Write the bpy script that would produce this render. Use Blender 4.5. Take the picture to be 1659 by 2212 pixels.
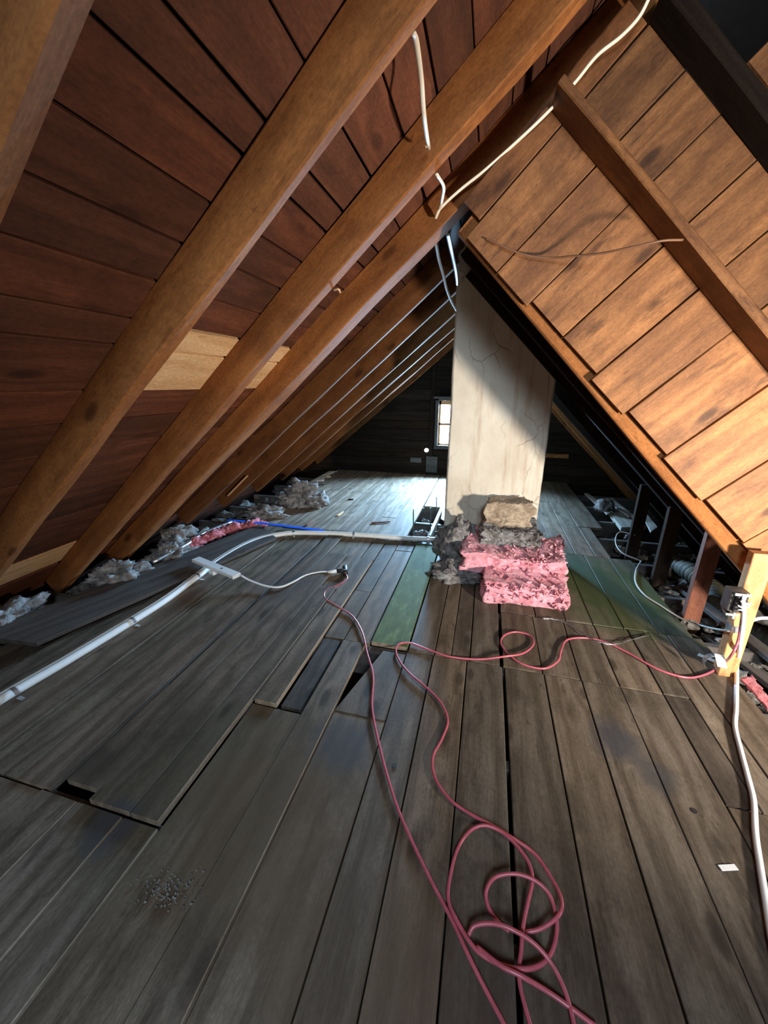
import bpy, math, random
import numpy as np
from mathutils import Vector, noise as mn

# ------------------------------------------------------------------ camera, light, exposure
scene = bpy.context.scene
for o in list(bpy.data.objects): bpy.data.objects.remove(o)
COL = scene.collection
FPX, CX, CY, H = 827.0, 829.5, 1106.0, 1.4
yv = np.array([(1058-CX)/FPX, -(831-CY)/FPX, -1.0]); yv /= np.linalg.norm(yv)
up = np.array([0, 3., 1.]); up -= yv*up.dot(yv); up /= np.linalg.norm(up)
xv = np.cross(yv, up)
cam_d = bpy.data.cameras.new('camera'); cam = bpy.data.objects.new('camera', cam_d); COL.objects.link(cam)
cam_d.sensor_fit = 'HORIZONTAL'; cam_d.sensor_width = 36; cam_d.lens = 36*FPX/1659; cam_d.clip_start = .02
from mathutils import Matrix
cam.matrix_world = Matrix([[xv[0], xv[1], xv[2], 0], [yv[0], yv[1], yv[2], 0], [up[0], up[1], up[2], H], [0, 0, 0, 1]])
scene.camera = cam
scene.view_settings.view_transform = 'Standard'; scene.view_settings.look = 'None'
scene.view_settings.gamma = 1; scene.view_settings.use_curve_mapping = False
scene.view_settings.exposure = 0.0

w = bpy.data.worlds.new('world'); scene.world = w; w.use_nodes = True
w.node_tree.nodes['Background'].inputs[0].default_value = (.75, .87, 1, 1)
w.node_tree.nodes['Background'].inputs[1].default_value = 5.0

def area(name, loc, target, sx, sy, power, col):
    l = bpy.data.lights.new(name, 'AREA'); l.shape = 'RECTANGLE'; l.size = sx; l.size_y = sy
    l.energy = power; l.color = col
    o = bpy.data.objects.new(name, l); COL.objects.link(o); o.location = loc
    o.rotation_euler = (Vector(target)-Vector(loc)).to_track_quat('-Z', 'Y').to_euler(); return o
# daylight through the far gable window, an added cool overhead fill and the warm work lamp on the right
area('far_window_daylight', (-.53, 6.30, .95), (-.9, 2.2, .45), .42, .7, 1100, (.36, .66, 1))
area('near_cool_fill', (.55, -1.7, 2.4), (-.1, 1.9, 0), .8, .8, 80, (.70, .86, 1))  # unseen fill added above the camera side, no window there

def ray(px, py):
    d = np.array([(px-CX)/FPX, -(py-CY)/FPX, -1.]); return np.array([d@xv, d@yv, d@up])
def FL(px, py, z=0.):                       # where the sight line meets the level z
    d = ray(px, py); t = (z-H)/d[2]; return Vector((d[0]*t, d[1]*t, z))
def WY(px, py, y):                          # where it meets the upright plane y
    d = ray(px, py); t = y/d[1]; return Vector((d[0]*t, y, H+d[2]*t))
def LS(px, py, c):                          # where it meets the left slope
    n = np.array([-.82, 0, 1.]); o = np.array([0, 0, H]); d = ray(px, py)
    return Vector(o+d*((c-n@o)/(n@d)))

# ------------------------------------------------------------------ materials
def lin(r, g, b):
    f = lambda c: (c/255/12.92) if c <= 10 else ((c/255+.055)/1.055)**2.4
    return (f(r), f(g), f(b), 1)
class NT:
    def __init__(s, name):
        m = bpy.data.materials.new(name); m.use_nodes = True; s.m = m; s.t = m.node_tree
        s.b = s.t.nodes['Principled BSDF']
    def n(s, typ, **kw):
        x = s.t.nodes.new(typ)
        for k, v in kw.items(): setattr(x, k, v)
        return x
    def l(s, a, b): s.t.links.new(a, b)
    def noise(s, vec, scale, detail=4, rough=.6, dist=0):
        x = s.n('ShaderNodeTexNoise'); x.inputs['Scale'].default_value = scale; x.inputs['Detail'].default_value = detail
        x.inputs['Roughness'].default_value = rough; x.inputs['Distortion'].default_value = dist
        s.l(vec, x.inputs['Vector']); return x.outputs['Fac']
    def scale(s, vec, sc, loc=(0, 0, 0)):
        x = s.n('ShaderNodeMapping'); x.inputs['Scale'].default_value = sc; x.inputs['Location'].default_value = loc
        s.l(vec, x.inputs['Vector']); return x.outputs[0]
    def ramp(s, fac, stops):
        x = s.n('ShaderNodeValToRGB'); e = x.color_ramp.elements
        while len(e) < len(stops): e.new(.5)
        for i, (p, c) in enumerate(stops):
            e[i].position = p; e[i].color = c if isinstance(c, tuple) else (c, c, c, 1)
        s.l(fac, x.inputs[0]); return x.outputs[0]
    def mix(s, fac, a, b, mode='MIX'):
        x = s.n('ShaderNodeMix', data_type='RGBA', blend_type=mode)
        for inp, v in ((x.inputs[0], fac), (x.inputs[6], a), (x.inputs[7], b)):
            if isinstance(v, (int, float)): inp.default_value = v
            elif isinstance(v, tuple): inp.default_value = v
            else: s.l(v, inp)
        return x.outputs[2]
    def math(s, op, a, b=0):
        x = s.n('ShaderNodeMath', operation=op)
        for inp, v in ((x.inputs[0], a), (x.inputs[1], b)):
            if isinstance(v, (int, float)): inp.default_value = v
            else: s.l(v, inp)
        return x.outputs[0]
    def bump(s, h, st=.3, d=.004):
        x = s.n('ShaderNodeBump'); x.inputs['Strength'].default_value = st; x.inputs['Distance'].default_value = d
        s.l(h, x.inputs['Height']); s.l(x.outputs[0], s.b.inputs['Normal'])
    def attr(s, name, out='Vector'):
        x = s.n('ShaderNodeAttribute'); x.attribute_name = name; return x.outputs[out]

def wood(name, light, mid, dark, rough=.75, knots=.9, blotch=.5, stain=None, spec=.25, grain=1.0, cst=.16, grime=0):
    """wc holds (along, across, depth) of each board, shifted at random; tint multiplies"""
    t = NT(name); v = t.attr('wc')
    big = t.noise(t.scale(v, (1.3, 4, 4)), 1.6, 4, .6)
    warp = t.noise(t.scale(v, (.8, 5, 5)), 2.0, 3, .5)
    # growth rings bending round the knots
    vor = t.n('ShaderNodeTexVoronoi', feature='F1'); vor.inputs['Scale'].default_value = 1.0
    t.l(t.scale(v, (2.6, 6.5, 6.5)), vor.inputs['Vector'])
    kd = vor.outputs['Distance']
    kmask = t.ramp(kd, [(.0, 1.), (.10, .8), (.16, 0.)])
    khalo = t.ramp(kd, [(.0, 1.), (.34, 0.)])
    sep = t.n('ShaderNodeSeparateXYZ'); t.l(v, sep.inputs[0])
    a = t.math('MULTIPLY', sep.outputs[1], 60*grain); a2 = t.math('MULTIPLY', sep.outputs[2], 22*grain)
    ph = t.math('ADD', t.math('ADD', a, a2), t.math('ADD', t.math('MULTIPLY', warp, 14), t.math('MULTIPLY', khalo, 5)))
    ring = t.math('MULTIPLY', t.math('ADD', t.math('SINE', ph), 1), .5)
    fine = t.noise(t.scale(v, (3, 90, 90)), 2.0, 3, .6)
    g = t.math('ADD', t.math('MULTIPLY', ring, .35*1.0), t.math('MULTIPLY', fine, .65))
    col = t.ramp(g, [(.5-cst*2.2, dark), (.5, mid), (.5+cst*2.2, light)])
    col = t.mix(t.ramp(big, [(.38, 0.), (.7, blotch)]), col, dark)
    col = t.mix(t.math('MULTIPLY', khalo, .35*knots), col, dark)
    kc0 = tuple(c*.75 for c in dark[:3])+(1,)
    kc = tuple(c*.45 for c in dark[:3])+(1,)
    col = t.mix(t.math('MULTIPLY', kmask, knots), col, kc)
    if grime:
        geo = t.n('ShaderNodeNewGeometry'); gp = geo.outputs['Position']
        gn = t.noise(gp, 3.6, 6, .68, .4); gn2 = t.noise(t.scale(v, (2.2, 9, 9), (3, 1, 7)), 1.3, 6, .7)
        col = t.mix(t.ramp(gn, [(.5, 0.), (.68, grime*.8)]), col, kc0)
        col = t.mix(t.ramp(gn2, [(.56, 0.), (.66, grime)]), col, kc0)
    grit = t.noise(t.scale(v, (38, 70, 70)), 1.6, 5, .75); spk = t.noise(t.scale(v, (9, 22, 22), (5, 2, 2)), 1.5, 3, .6)
    col = t.mix(1.0, col, t.ramp(grit, [(.3, .72), (.7, 1.22)]), 'MULTIPLY')
    col = t.mix(t.ramp(spk, [(.66, 0.), (.74, .6)]), col, kc0)
    if stain:
        geo = t.n('ShaderNodeNewGeometry')
        for (cx, cy, cz, r, c, st) in stain:
            d = t.n('ShaderNodeVectorMath', operation='DISTANCE'); t.l(geo.outputs['Position'], d.inputs[0]); d.inputs[1].default_value = (cx, cy, cz)
            nz = t.noise(geo.outputs['Position'], 5.0, 4, .65)
            f = t.math('ADD', d.outputs['Value'], t.math('MULTIPLY', t.math('SUBTRACT', nz, .5), r*1.3))
            f = t.math('DIVIDE', f, r)
            col = t.mix(t.ramp(f, [(.45, st), (1., 0.)]), col, c)
    col = t.mix(1.0, col, t.attr('tint', 'Color'), 'MULTIPLY')
    t.l(col, t.b.inputs['Base Color']); t.b.inputs['Roughness'].default_value = rough
    t.b.inputs['Specular IOR Level'].default_value = spec
    t.bump(t.math('ADD', t.math('MULTIPLY', g, .6), t.math('MULTIPLY', big, .6)), .35, .003)
    return t.m

def plain(name, c, rough=.5, metal=0, spec=.5, var=.15, sc=20, bump=0):
    t = NT(name); g = t.n('ShaderNodeTexCoord'); nz = t.noise(g.outputs['Object'], sc, 3, .6)
    d = tuple(x*(1-var) for x in c[:3])+(1,); e = tuple(min(1, x*(1+var)) for x in c[:3])+(1,)
    t.l(t.ramp(nz, [(.35, d), (.65, e)]), t.b.inputs['Base Color'])
    t.b.inputs['Roughness'].default_value = rough; t.b.inputs['Metallic'].default_value = metal
    t.b.inputs['Specular IOR Level'].default_value = spec
    if bump: t.bump(nz, bump, .01)
    return t.m

def fluff(name, a, b, c, sc=14):
    t = NT(name); g = t.n('ShaderNodeTexCoord')
    n1 = t.noise(g.outputs['Object'], sc, 6, .7, .6); n2 = t.noise(t.scale(g.outputs['Object'], (1, 1, 3.5)), sc*3.2, 4, .7)
    col = t.ramp(n1, [(.33, c), (.5, b), (.66, a)])
    col = t.mix(t.ramp(n2, [(.35, .45), (.6, 0.)]), col, c)
    t.l(col, t.b.inputs['Base Color']); t.b.inputs['Roughness'].default_value = .95
    t.b.inputs['Specular IOR Level'].default_value = .05
    t.b.inputs['Sheen Weight'].default_value = .2
    t.bump(t.math('ADD', n1, t.math('MULTIPLY', n2, .5)), .9, .02)
    return t.m

G = lin(74, 96, 52)
M = {}
M['floor'] = wood('weathered_floor_wood', (.200, .162, .125, 1), (.140, .109, .080, 1), (.066, .050, .036, 1), .66, .75, .5, cst=.15, grime=.65,
    stain=[(1.0, 2.75, 0, .62, (.052, .075, .026, 1), .85), (.72, 3.15, 0, .35, (.06, .085, .032, 1), .7), (-.85, .9, 0, .55, (.05, .046, .026, 1), .55),
           (-.62, .78, 0, .42, (.10, .062, .035, 1), .5), (-.2, .55, 0, .35, (.10, .065, .04, 1), .5), (.62, 1.42, 0, .13, (.05, .05, .058, 1), .8),
           (.72, 1.28, 0, .09, (.05, .05, .056, 1), .6), (-.47, 1.12, 0, .16, (.05, .05, .055, 1), .7), (-1.1, .62, 0, .1, (.05, .05, .055, 1), .8),
           (-1.35, 2.2, 0, .3, (.07, .06, .055, 1), .5), (-1.35, .78, 0, .12, (.05, .04, .03, 1), .8), (.2, .35, 0, .4, (.075, .05, .045, 1), .5)], spec=.2)
M['edge'] = wood('sawn_board_edge', (.36, .29, .22, 1), (.27, .21, .15, 1), (.14, .10, .07, 1), .7, .2, .3)
M['roof'] = wood('old_roof_boards', (.20, .070, .036, 1), (.135, .045, .023, 1), (.065, .024, .014, 1), .7, .7, .6, cst=.26, grime=.5)
M['rafter'] = wood('rafter_wood', (.42, .165, .052, 1), (.31, .118, .036, 1), (.17, .06, .02, 1), .8, .9, .6, cst=.26, grime=.6, spec=.12)
M['wall'] = wood('diagonal_board_wood', (.50, .225, .085, 1), (.36, .150, .052, 1), (.14, .055, .022, 1), .6, 1.0, .75, cst=.26, grime=.8)
M['pale'] = wood('new_pine', (.86, .58, .33, 1), (.80, .50, .26, 1), (.62, .35, .17, 1), .6, .5, .25)
M['dark'] = wood('shade_dark_wood', (.036, .023, .015, 1), (.025, .016, .011, 1), (.013, .009, .007, 1), .95, .5, .5, spec=.1)  # near-black wood, shade of right slope and gable put into the colour
M['greywood'] = wood('grey_loose_wood', (.16, .14, .125, 1), (.115, .10, .09, 1), (.07, .06, .055, 1), .7, .6, .4, spec=.3)
M['whitewood'] = wood('pale_grey_wood', (.62, .58, .52, 1), (.5, .46, .4, 1), (.32, .28, .24, 1), .7, .3, .2)
M['post'] = wood('fresh_stud_wood', (.70, .40, .18, 1), (.60, .31, .13, 1), (.42, .19, .08, 1), .6, .6, .3)
M['redpost'] = wood('reddish_stud_wood', (.30, .12, .07, 1), (.22, .08, .05, 1), (.12, .045, .03, 1), .7, .5, .4)
M['felt'] = plain('black_backing', (.012, .010, .009), .95, spec=.1)
M['pink'] = fluff('pink_glass_wool', (.95, .54, .62, 1), (.93, .42, .50, 1), (.50, .15, .18, 1), 9)
M['greyfluff'] = fluff('grey_old_wool', (.50, .50, .51, 1), (.27, .255, .245, 1), (.08, .065, .058, 1), 14)
M['brownfluff'] = fluff('layered_dusty_wool', (.62, .50, .37, 1), (.42, .32, .23, 1), (.10, .075, .055, 1), 8)
M['rubble'] = plain('dusty_rubble', (.15, .14, .125), .95, var=.5, sc=30, bump=.5)
M['whitepl'] = plain('white_plastic', (.78, .80, .80), .35, var=.04)
M['romex'] = plain('cream_cable_jacket', (.80, .70, .56), .45, var=.05)
M['greycable'] = plain('grey_cable_jacket', (.42, .38, .33), .5, var=.1)
M['browncable'] = plain('brown_cord_jacket', (.20, .09, .045), .6, var=.1)
M['red'] = plain('dusty_red_cord', (.46, .10, .135), .32, var=.12, sc=40)
M['blue'] = plain('blue_plastic', (.01, .12, .75), .4, var=.1)
M['metal'] = plain('galvanised_steel', (.55, .56, .58), .35, .9, var=.15)
M['darkmetal'] = plain('dark_steel_box', (.13, .125, .115), .5, .6, var=.2)
M['black'] = plain('black_rubber', (.02, .02, .022), .5, var=.1)
M['tape'] = plain('shiny_clear_tape', (.45, .47, .50), .15, .5, var=.3)
M['duct'] = plain('dusty_duct_foil', (.07, .065, .045), .7, .1, var=.3, sc=12, bump=.3)
M['pinkpaper'] = fluff('crumpled_pink_wool', (.80, .28, .30, 1), (.62, .17, .20, 1), (.3, .04, .06, 1), 18)

def glow(name, c, s):
    t = NT(name); t.b.inputs['Base Color'].default_value = (0, 0, 0, 1)
    t.b.inputs['Emission Color'].default_value = c; t.b.inputs['Emission Strength'].default_value = s; return t.m
def glassm():
    t = NT('window_glass'); t.b.inputs['Base Color'].default_value = (1, 1, 1, 1); t.b.inputs['Roughness'].default_value = .02
    tr = t.n('ShaderNodeBsdfTransparent'); mx = t.n('ShaderNodeMixShader'); mx.inputs[0].default_value = .08
    t.l(tr.outputs[0], mx.inputs[1]); t.l(t.b.outputs[0], mx.inputs[2])
    t.l(mx.outputs[0], t.t.nodes['Material Output'].inputs[0]); return t.m
M['glass'] = glassm()
def green_paint():
    t = NT('worn_green_paint_board'); v = t.attr('wc')
    n = t.noise(t.scale(v, (6, 14, 14)), 1.5, 6, .7); f = t.noise(t.scale(v, (3, 80, 80)), 2, 3, .6)
    c = t.ramp(n, [(.35, (.080, .110, .040, 1)), (.55, (.11, .15, .055, 1)), (.78, (.24, .29, .16, 1))])
    c = t.mix(t.ramp(f, [(.4, .4), (.55, 0.)]), c, (.06, .075, .05, 1))
    t.l(c, t.b.inputs['Base Color']); t.b.inputs['Roughness'].default_value = .8; t.b.inputs['Specular IOR Level'].default_value = .15; t.bump(f, .3, .003); return t.m
M['green'] = green_paint()
def plaster():
    t = NT('cream_chimney_render'); g = t.n('ShaderNodeTexCoord'); p = g.outputs['Object']
    base = t.noise(p, 2.2, 5, .6)
    col = t.ramp(base, [(.3, (.66, .58, .47, 1)), (.6, (.80, .74, .63, 1))])
    streak = t.noise(t.scale(p, (9, 9, 1.1)), 1.4, 4, .65)
    col = t.mix(t.ramp(streak, [(.52, 0.), (.72, .6)]), col, (.48, .33, .22, 1))
    wp = t.n('ShaderNodeVectorMath', operation='ADD'); t.l(p, wp.inputs[0])
    nn = t.n('ShaderNodeTexNoise'); nn.inputs['Scale'].default_value = 5; nn.inputs['Detail'].default_value = 5; t.l(p, nn.inputs['Vector'])
    sc = t.n('ShaderNodeVectorMath', operation='SCALE'); t.l(nn.outputs['Color'], sc.inputs[0]); sc.inputs['Scale'].default_value = .22; t.l(sc.outputs[0], wp.inputs[1])
    v = t.n('ShaderNodeTexVoronoi', feature='DISTANCE_TO_EDGE'); v.inputs['Scale'].default_value = 1.0
    t.l(t.scale(wp.outputs[0], (6.5, 0, 3.2)), v.inputs['Vector'])
    crack = t.ramp(v.outputs['Distance'], [(.0, 1.), (.02, 0.)])
    gate = t.ramp(t.noise(p, 2.6, 2, .5), [(.52, 0.), (.60, 1.)])
    ck = t.math('MULTIPLY', crack, gate)
    col = t.mix(t.math('MULTIPLY', ck, .55), col, (.22, .13, .08, 1))
    t.l(col, t.b.inputs['Base Color']); t.b.inputs['Roughness'].default_value = .85; t.b.inputs['Specular IOR Level'].default_value = .2
    t.bump(t.math('SUBTRACT', t.math('ADD', t.noise(p, 22, 5, .6), t.math('MULTIPLY', base, 2)), ck), .5, .006)
    return t.m
M['plaster'] = plaster()

# ------------------------------------------------------------------ mesh helpers
rnd = random.Random(7)
class MB:
    def __init__(s): s.v = []; s.f = []; s.wc = []; s.ti = []; s.mi = []
    def prism(s, rings, coords, tint=1., mi=0, sides=None):
        n = len(rings[0]); b = len(s.v); t3 = tint if isinstance(tint, tuple) else (tint, tint, tint)
        for r, c in zip(rings, coords):
            s.v += [tuple(p) for p in r]; s.wc += [tuple(q) for q in c]; s.ti += [t3]*n
        for i in range(len(rings)-1):
            for k in range(n):
                s.f.append((b+i*n+k, b+i*n+(k+1) % n, b+(i+1)*n+(k+1) % n, b+(i+1)*n+k)); s.mi.append(sides[k] if sides else mi)
        s.f.append(tuple(b+k for k in range(n))[::-1]); e = b+(len(rings)-1)*n
        s.f.append(tuple(e+k for k in range(n))); em = max(sides) if sides else mi; s.mi += [em, em]
    def beam(s, p0, p1, V, W, bev=.002, seg=1, jit=0., tint=1., taper=None, mi=0, sides=None):
        """beam from p0 to p1 (a corner line), section spanned by V and W; taper(t)->(v0,v1) remaps the V range"""
        p0, p1, V, W = Vector(p0), Vector(p1), Vector(V), Vector(W)
        L = (p1-p0).length; lv, lw = V.length, W.length; bv, bw = min(bev/lv, .3), min(bev/lw, .3)
        sec = [(bv, 0), (1-bv, 0), (1, bw), (1, 1-bw), (1-bv, 1), (bv, 1), (0, 1-bw), (0, bw)]
        off = Vector((rnd.uniform(0, 50), rnd.uniform(0, 50), rnd.uniform(0, 50)))
        rings, cs = [], []; sd = rnd.uniform(0, 100)
        for i in range(seg+1):
            t = i/seg; r, c = [], []
            v0, v1 = taper(t) if taper else (0, 1)
            for (a, b) in sec:
                a2 = v0+(v1-v0)*a
                p = p0+(p1-p0)*t+V*a2+W*b
                if jit:
                    q = Vector((t*L*1.7+sd, a*2.3, b*2.1+sd))
                    p = p+Vector((mn.noise(q), mn.noise(q+Vector((9, 3, 1))), mn.noise(q+Vector((4, 7, 8)))))*jit
                r.append(p); c.append(Vector((t*L, a2*lv, b*lw))+off)
            rings.append(r); cs.append(c)
        s.prism(rings, cs, tint, mi, sides)
    def box(s, x0, x1, y0, y1, z0, z1, along='y', **k):
        if along == 'y': s.beam((x0, y0, z0), (x0, y1, z0), (x1-x0, 0, 0), (0, 0, z1-z0), **k)
        elif along == 'x': s.beam((x0, y0, z0), (x1, y0, z0), (0, 0, z1-z0), (0, y1-y0, 0), **k)
        else: s.beam((x0, y0, z0), (x0, y0, z1), (0, y1-y0, 0), (x1-x0, 0, 0), **k)
    def tube(s, pts, r, n=8, tint=1., mi=0, flat=1.0, sub=6, smooth=True):
        P = spline([Vector(p) for p in pts], sub) if smooth else [Vector(p) for p in pts]
        rings, cs = [], []; up_ = Vector((0, 0, 1)); N = None; L = 0
        for i, p in enumerate(P):
            T = (P[min(i+1, len(P)-1)]-P[max(i-1, 0)]).normalized()
            if N is None:
                N = T.cross(up_ if abs(T.z) < .9 else Vector((1, 0, 0))).normalized()
            N = (N-T*N.dot(T)).normalized(); B = T.cross(N)
            rr = r(i/(len(P)-1)) if callable(r) else r
            if i: L += (p-P[i-1]).length
            rings.append([p+N*(math.cos(a)*rr)+B*(math.sin(a)*rr*flat) for a in [2*math.pi*k/n for k in range(n)]])
            cs.append([(L, k/n*rr*6, 0) for k in range(n)])
        s.prism(rings, cs, tint, mi)
    def build(s, name, mat, parent=None, smooth=False, kind=None, label=None, cat=None, group=None):
        me = bpy.data.meshes.new(name); me.from_pydata([tuple(p) for p in s.v], [], s.f); 
        a = me.attributes.new('wc', 'FLOAT_VECTOR', 'POINT'); a.data.foreach_set('vector', np.array(s.wc, 'f').ravel())
        t = me.attributes.new('tint', 'FLOAT_COLOR', 'POINT')
        t.data.foreach_set('color', np.array([(x[0], x[1], x[2], 1) for x in s.ti], 'f').ravel())
        for m in (mat if isinstance(mat, list) else [mat]): me.materials.append(m)
        me.polygons.foreach_set('material_index', s.mi)
        if smooth: me.polygons.foreach_set('use_smooth', [True]*len(me.polygons))
        me.update()
        import bmesh
        bm = bmesh.new(); bm.from_mesh(me); bmesh.ops.recalc_face_normals(bm, faces=bm.faces); bm.to_mesh(me); bm.free()
        o = bpy.data.objects.new(name, me); COL.objects.link(o)
        if parent:
            o.parent = parent; o.matrix_parent_inverse = Matrix.Translation(-parent.location)
        tag(o, label, cat, group, kind); return o
def tag(o, label=None, cat=None, group=None, kind=None):
    if label: o['label'] = label
    if cat: o['category'] = cat
    if group: o['group'] = group
    if kind: o['kind'] = kind
    return o
def empty(name, loc, label, cat, group=None):
    o = bpy.data.objects.new(name, None); COL.objects.link(o); o.location = loc; o.empty_display_size = .05
    return tag(o, label, cat, group)
def spline(P, sub=6):
    if len(P) < 3: return P
    out = []
    for i in range(len(P)-1):
        a = P[i-1] if i else P[0]*2-P[1]; b, c = P[i], P[i+1]; d = P[i+2] if i+2 < len(P) else P[-1]*2-P[-2]
        for k in range(sub):
            t = k/sub
            out.append(.5*((2*b)+(c-a)*t+(2*a-5*b+4*c-d)*t*t+(3*b-a-3*c+d)*t**3))
    out.append(P[-1]); return out
def clump(m, c, r, sd=0, n=26, amp=.35, freq=3., fine=.12, floor_z=None, tint=1.):
    """lumpy torn wool: sphere grid pushed about by noise"""
    c = Vector(c); r = Vector(r); b = len(m.v)
    for i in range(n+1):
        th = math.pi*i/n
        for k in range(n*2):
            ph = math.pi*k/n
            d = Vector((math.sin(th)*math.cos(ph), math.sin(th)*math.sin(ph), math.cos(th)))
            q = d*freq*.5+Vector((sd*3.1, sd*1.7, sd))
            s_ = 1+amp*mn.fractal(q, 1, 2.2, 4)*1.6+fine*mn.noise(q*6)+fine*.8*abs(mn.noise(q*11))
            p = c+Vector((d.x*r.x, d.y*r.y, d.z*r.z))*s_
            if floor_z is not None and p.z < floor_z: p.z = floor_z
            m.v.append(tuple(p)); m.wc.append((p.x, p.y, p.z)); m.ti.append((tint,)*3)
    for i in range(n):
        for k in range(n*2):
            m.f.append((b+i*n*2+k, b+(i+1)*n*2+k, b+(i+1)*n*2+(k+1) % (n*2), b+i*n*2+(k+1) % (n*2))); m.mi.append(0)
def batt(m, corners, h, sd, amp=.018, nu=56, nv=46, nw=14, rag=.03, layers=0, tint=1.):
    """slab of wool: 4 base corners (a,b,c,d), height function h(u,v); torn, ragged rim"""
    a, b_, c_, d_ = [Vector(p) for p in corners]; base = len(m.v)
    def pt(u, v, w_):
        p = a*(1-u)*(1-v)+b_*u*(1-v)+c_*u*v+d_*(1-u)*v
        p = p+Vector((0, 0, w_*h(u, v)))
        q = p*7+Vector((sd, sd*2, 0)); edge = min(u, 1-u, v, 1-v)
        n1 = Vector((mn.noise(q), mn.noise(q+Vector((7, 1, 3))), mn.noise(q+Vector((2, 9, 5)))))
        q2 = Vector((p.x*30+sd, p.y*30, p.z*60))
        n2 = Vector((mn.noise(q2), mn.noise(q2+Vector((3, 1, 8))), mn.noise(q2+Vector((1, 6, 2)))))
        rg = rag if edge < 1e-4 else rag*.4
        out = p+n1*amp+n2*rg*.5
        if layers and edge < 1e-4:
            ctr = (a+b_+c_+d_)/4; dirn = Vector((out.x-ctr.x, out.y-ctr.y, 0)).normalized()
            out += dirn*(math.sin(w_*math.pi*layers*2+mn.noise(p*5)*2)*.018)
        if out.z < min(a.z, b_.z, c_.z, d_.z)+.001 and w_ < .5: out.z = min(a.z, b_.z, c_.z, d_.z)+.001
        return out
    idx = {}
    def V(i, j, k):
        key = (i, j, k)
        if key not in idx:
            p = pt(i/nu, j/nv, k/nw); idx[key] = len(m.v); m.v.append(tuple(p)); m.wc.append(tuple(p)); m.ti.append((tint,)*3)
        return idx[key]
    def Q(A, B, C_, D): m.f.append((A, B, C_, D)); m.mi.append(0)
    for i in range(nu):
        for j in range(nv):
            Q(V(i, j, nw), V(i+1, j, nw), V(i+1, j+1, nw), V(i, j+1, nw)); Q(V(i, j, 0), V(i, j+1, 0), V(i+1, j+1, 0), V(i+1, j, 0))
    for k in range(nw):
        for i in range(nu):
            Q(V(i, 0, k), V(i+1, 0, k), V(i+1, 0, k+1), V(i, 0, k+1)); Q(V(i, nv, k), V(i, nv, k+1), V(i+1, nv, k+1), V(i+1, nv, k))
        for j in range(nv):
            Q(V(0, j, k), V(0, j, k+1), V(0, j+1, k+1), V(0, j+1, k)); Q(V(nu, j, k), V(nu, j+1, k), V(nu, j+1, k+1), V(nu, j, k+1))
def tufts(m, pts, size, count, sd):
    """small torn flakes of wool standing off the surface"""
    r = random.Random(sd)
    for _ in range(count):
        p, out = pts(r); out = out.normalized(); s_ = size*r.uniform(.4, 1.2)
        side = Vector((r.uniform(-1, 1), r.uniform(-1, 1), r.uniform(-.6, .6))).normalized()
        side = (side-out*side.dot(out)).normalized(); nn = out.cross(side)
        b = len(m.v); nk = 5
        rings, cs = [], []
        for i in range(4):
            t = i/3; wd = s_*(.55*(1-t)**.7+.03); th = s_*.10*(1-t)+.0006; bend = nn*(s_*.35*t*t)
            cpt = p-out*.012+out*(s_*t)+bend
            ring = [cpt+side*(math.cos(a)*wd)+nn*(math.sin(a)*th)+Vector((r.uniform(-1, 1), r.uniform(-1, 1), r.uniform(-1, 1)))*s_*.06 for a in [2*math.pi*k/nk for k in range(nk)]]
            rings.append(ring); cs.append([(0, 0, 0)]*nk)
        m.prism(rings, cs)
def tv(a=.8, b=1.15, warm=0.05):
    t = rnd.uniform(a, b); s_ = rnd.uniform(-warm, warm); return (t*(1+s_), t, t*(1-s_))

# ------------------------------------------------------------------ floor
FT = .026
fl = MB()
def plank(x0, x1, y0, y1, dz=0., tint=None, x0b=None, x1b=None, gap=.005, mi=0, th=FT, pale=None):
    x0b = x0 if x0b is None else x0b; x1b = x1 if x1b is None else x1b
    g = gap/2; wd = x1-x0-gap
    taper = lambda t: ((x0b-x0)*t/wd, 1+((x1b-x1)*t)/wd)
    dz += rnd.uniform(-.0022, .0022)
    fl.beam((x0+g, y0+.002, -th+dz), (x0+g, y1-.002, -th+dz), (wd, 0, 0), (0, 0, th), bev=.0022,
            seg=max(2, int((y1-y0)/.12)), jit=.0016, tint=tint or tv(.82, 1.16), taper=taper, mi=mi, sides=pale)
def row(edges, y0, y1, **k):
    for a, b in zip(edges, edges[1:]): plank(a, b, y0, y1, **k)
# near run, in front of the camera
row([-2.95, -2.6, -2.35, -2.05, -1.77, -1.46], -2.4, .655)
for a, b, q in [(-1.46, -1.29, .006), (-1.29, -1.09, .003), (-1.09, -.945, .0035)]: plank(a, b, -2.4, .655, dz=q, pale=[0, 2, 2, 2, 0, 0, 0, 0])
plank(-.945, -.70, -2.4, 1.205)
plank(-.70, -.565, -2.4, 1.745, dz=.005, pale=[0, 2, 2, 2, 0, 0, 0, 0])
plank(-.565, -.325, -2.4, 1.26); plank(-.565, -.325, 1.262, 1.715, x0b=-.455)
row([-.325, -.178, .0, .182], -2.4, 1.745)
plank(.192, .385, -2.4, 1.745); row([.385, .56, .735, .92], -2.4, 1.745)
plank(.92, 1.13, -2.4, 1.22); plank(1.13, 1.31, -2.4, 2.28)
plank(.92, 1.03, 1.225, 1.745, tint=(.55, .56, .6)); plank(1.03, 1.13, 1.225, 2.28)
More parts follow.
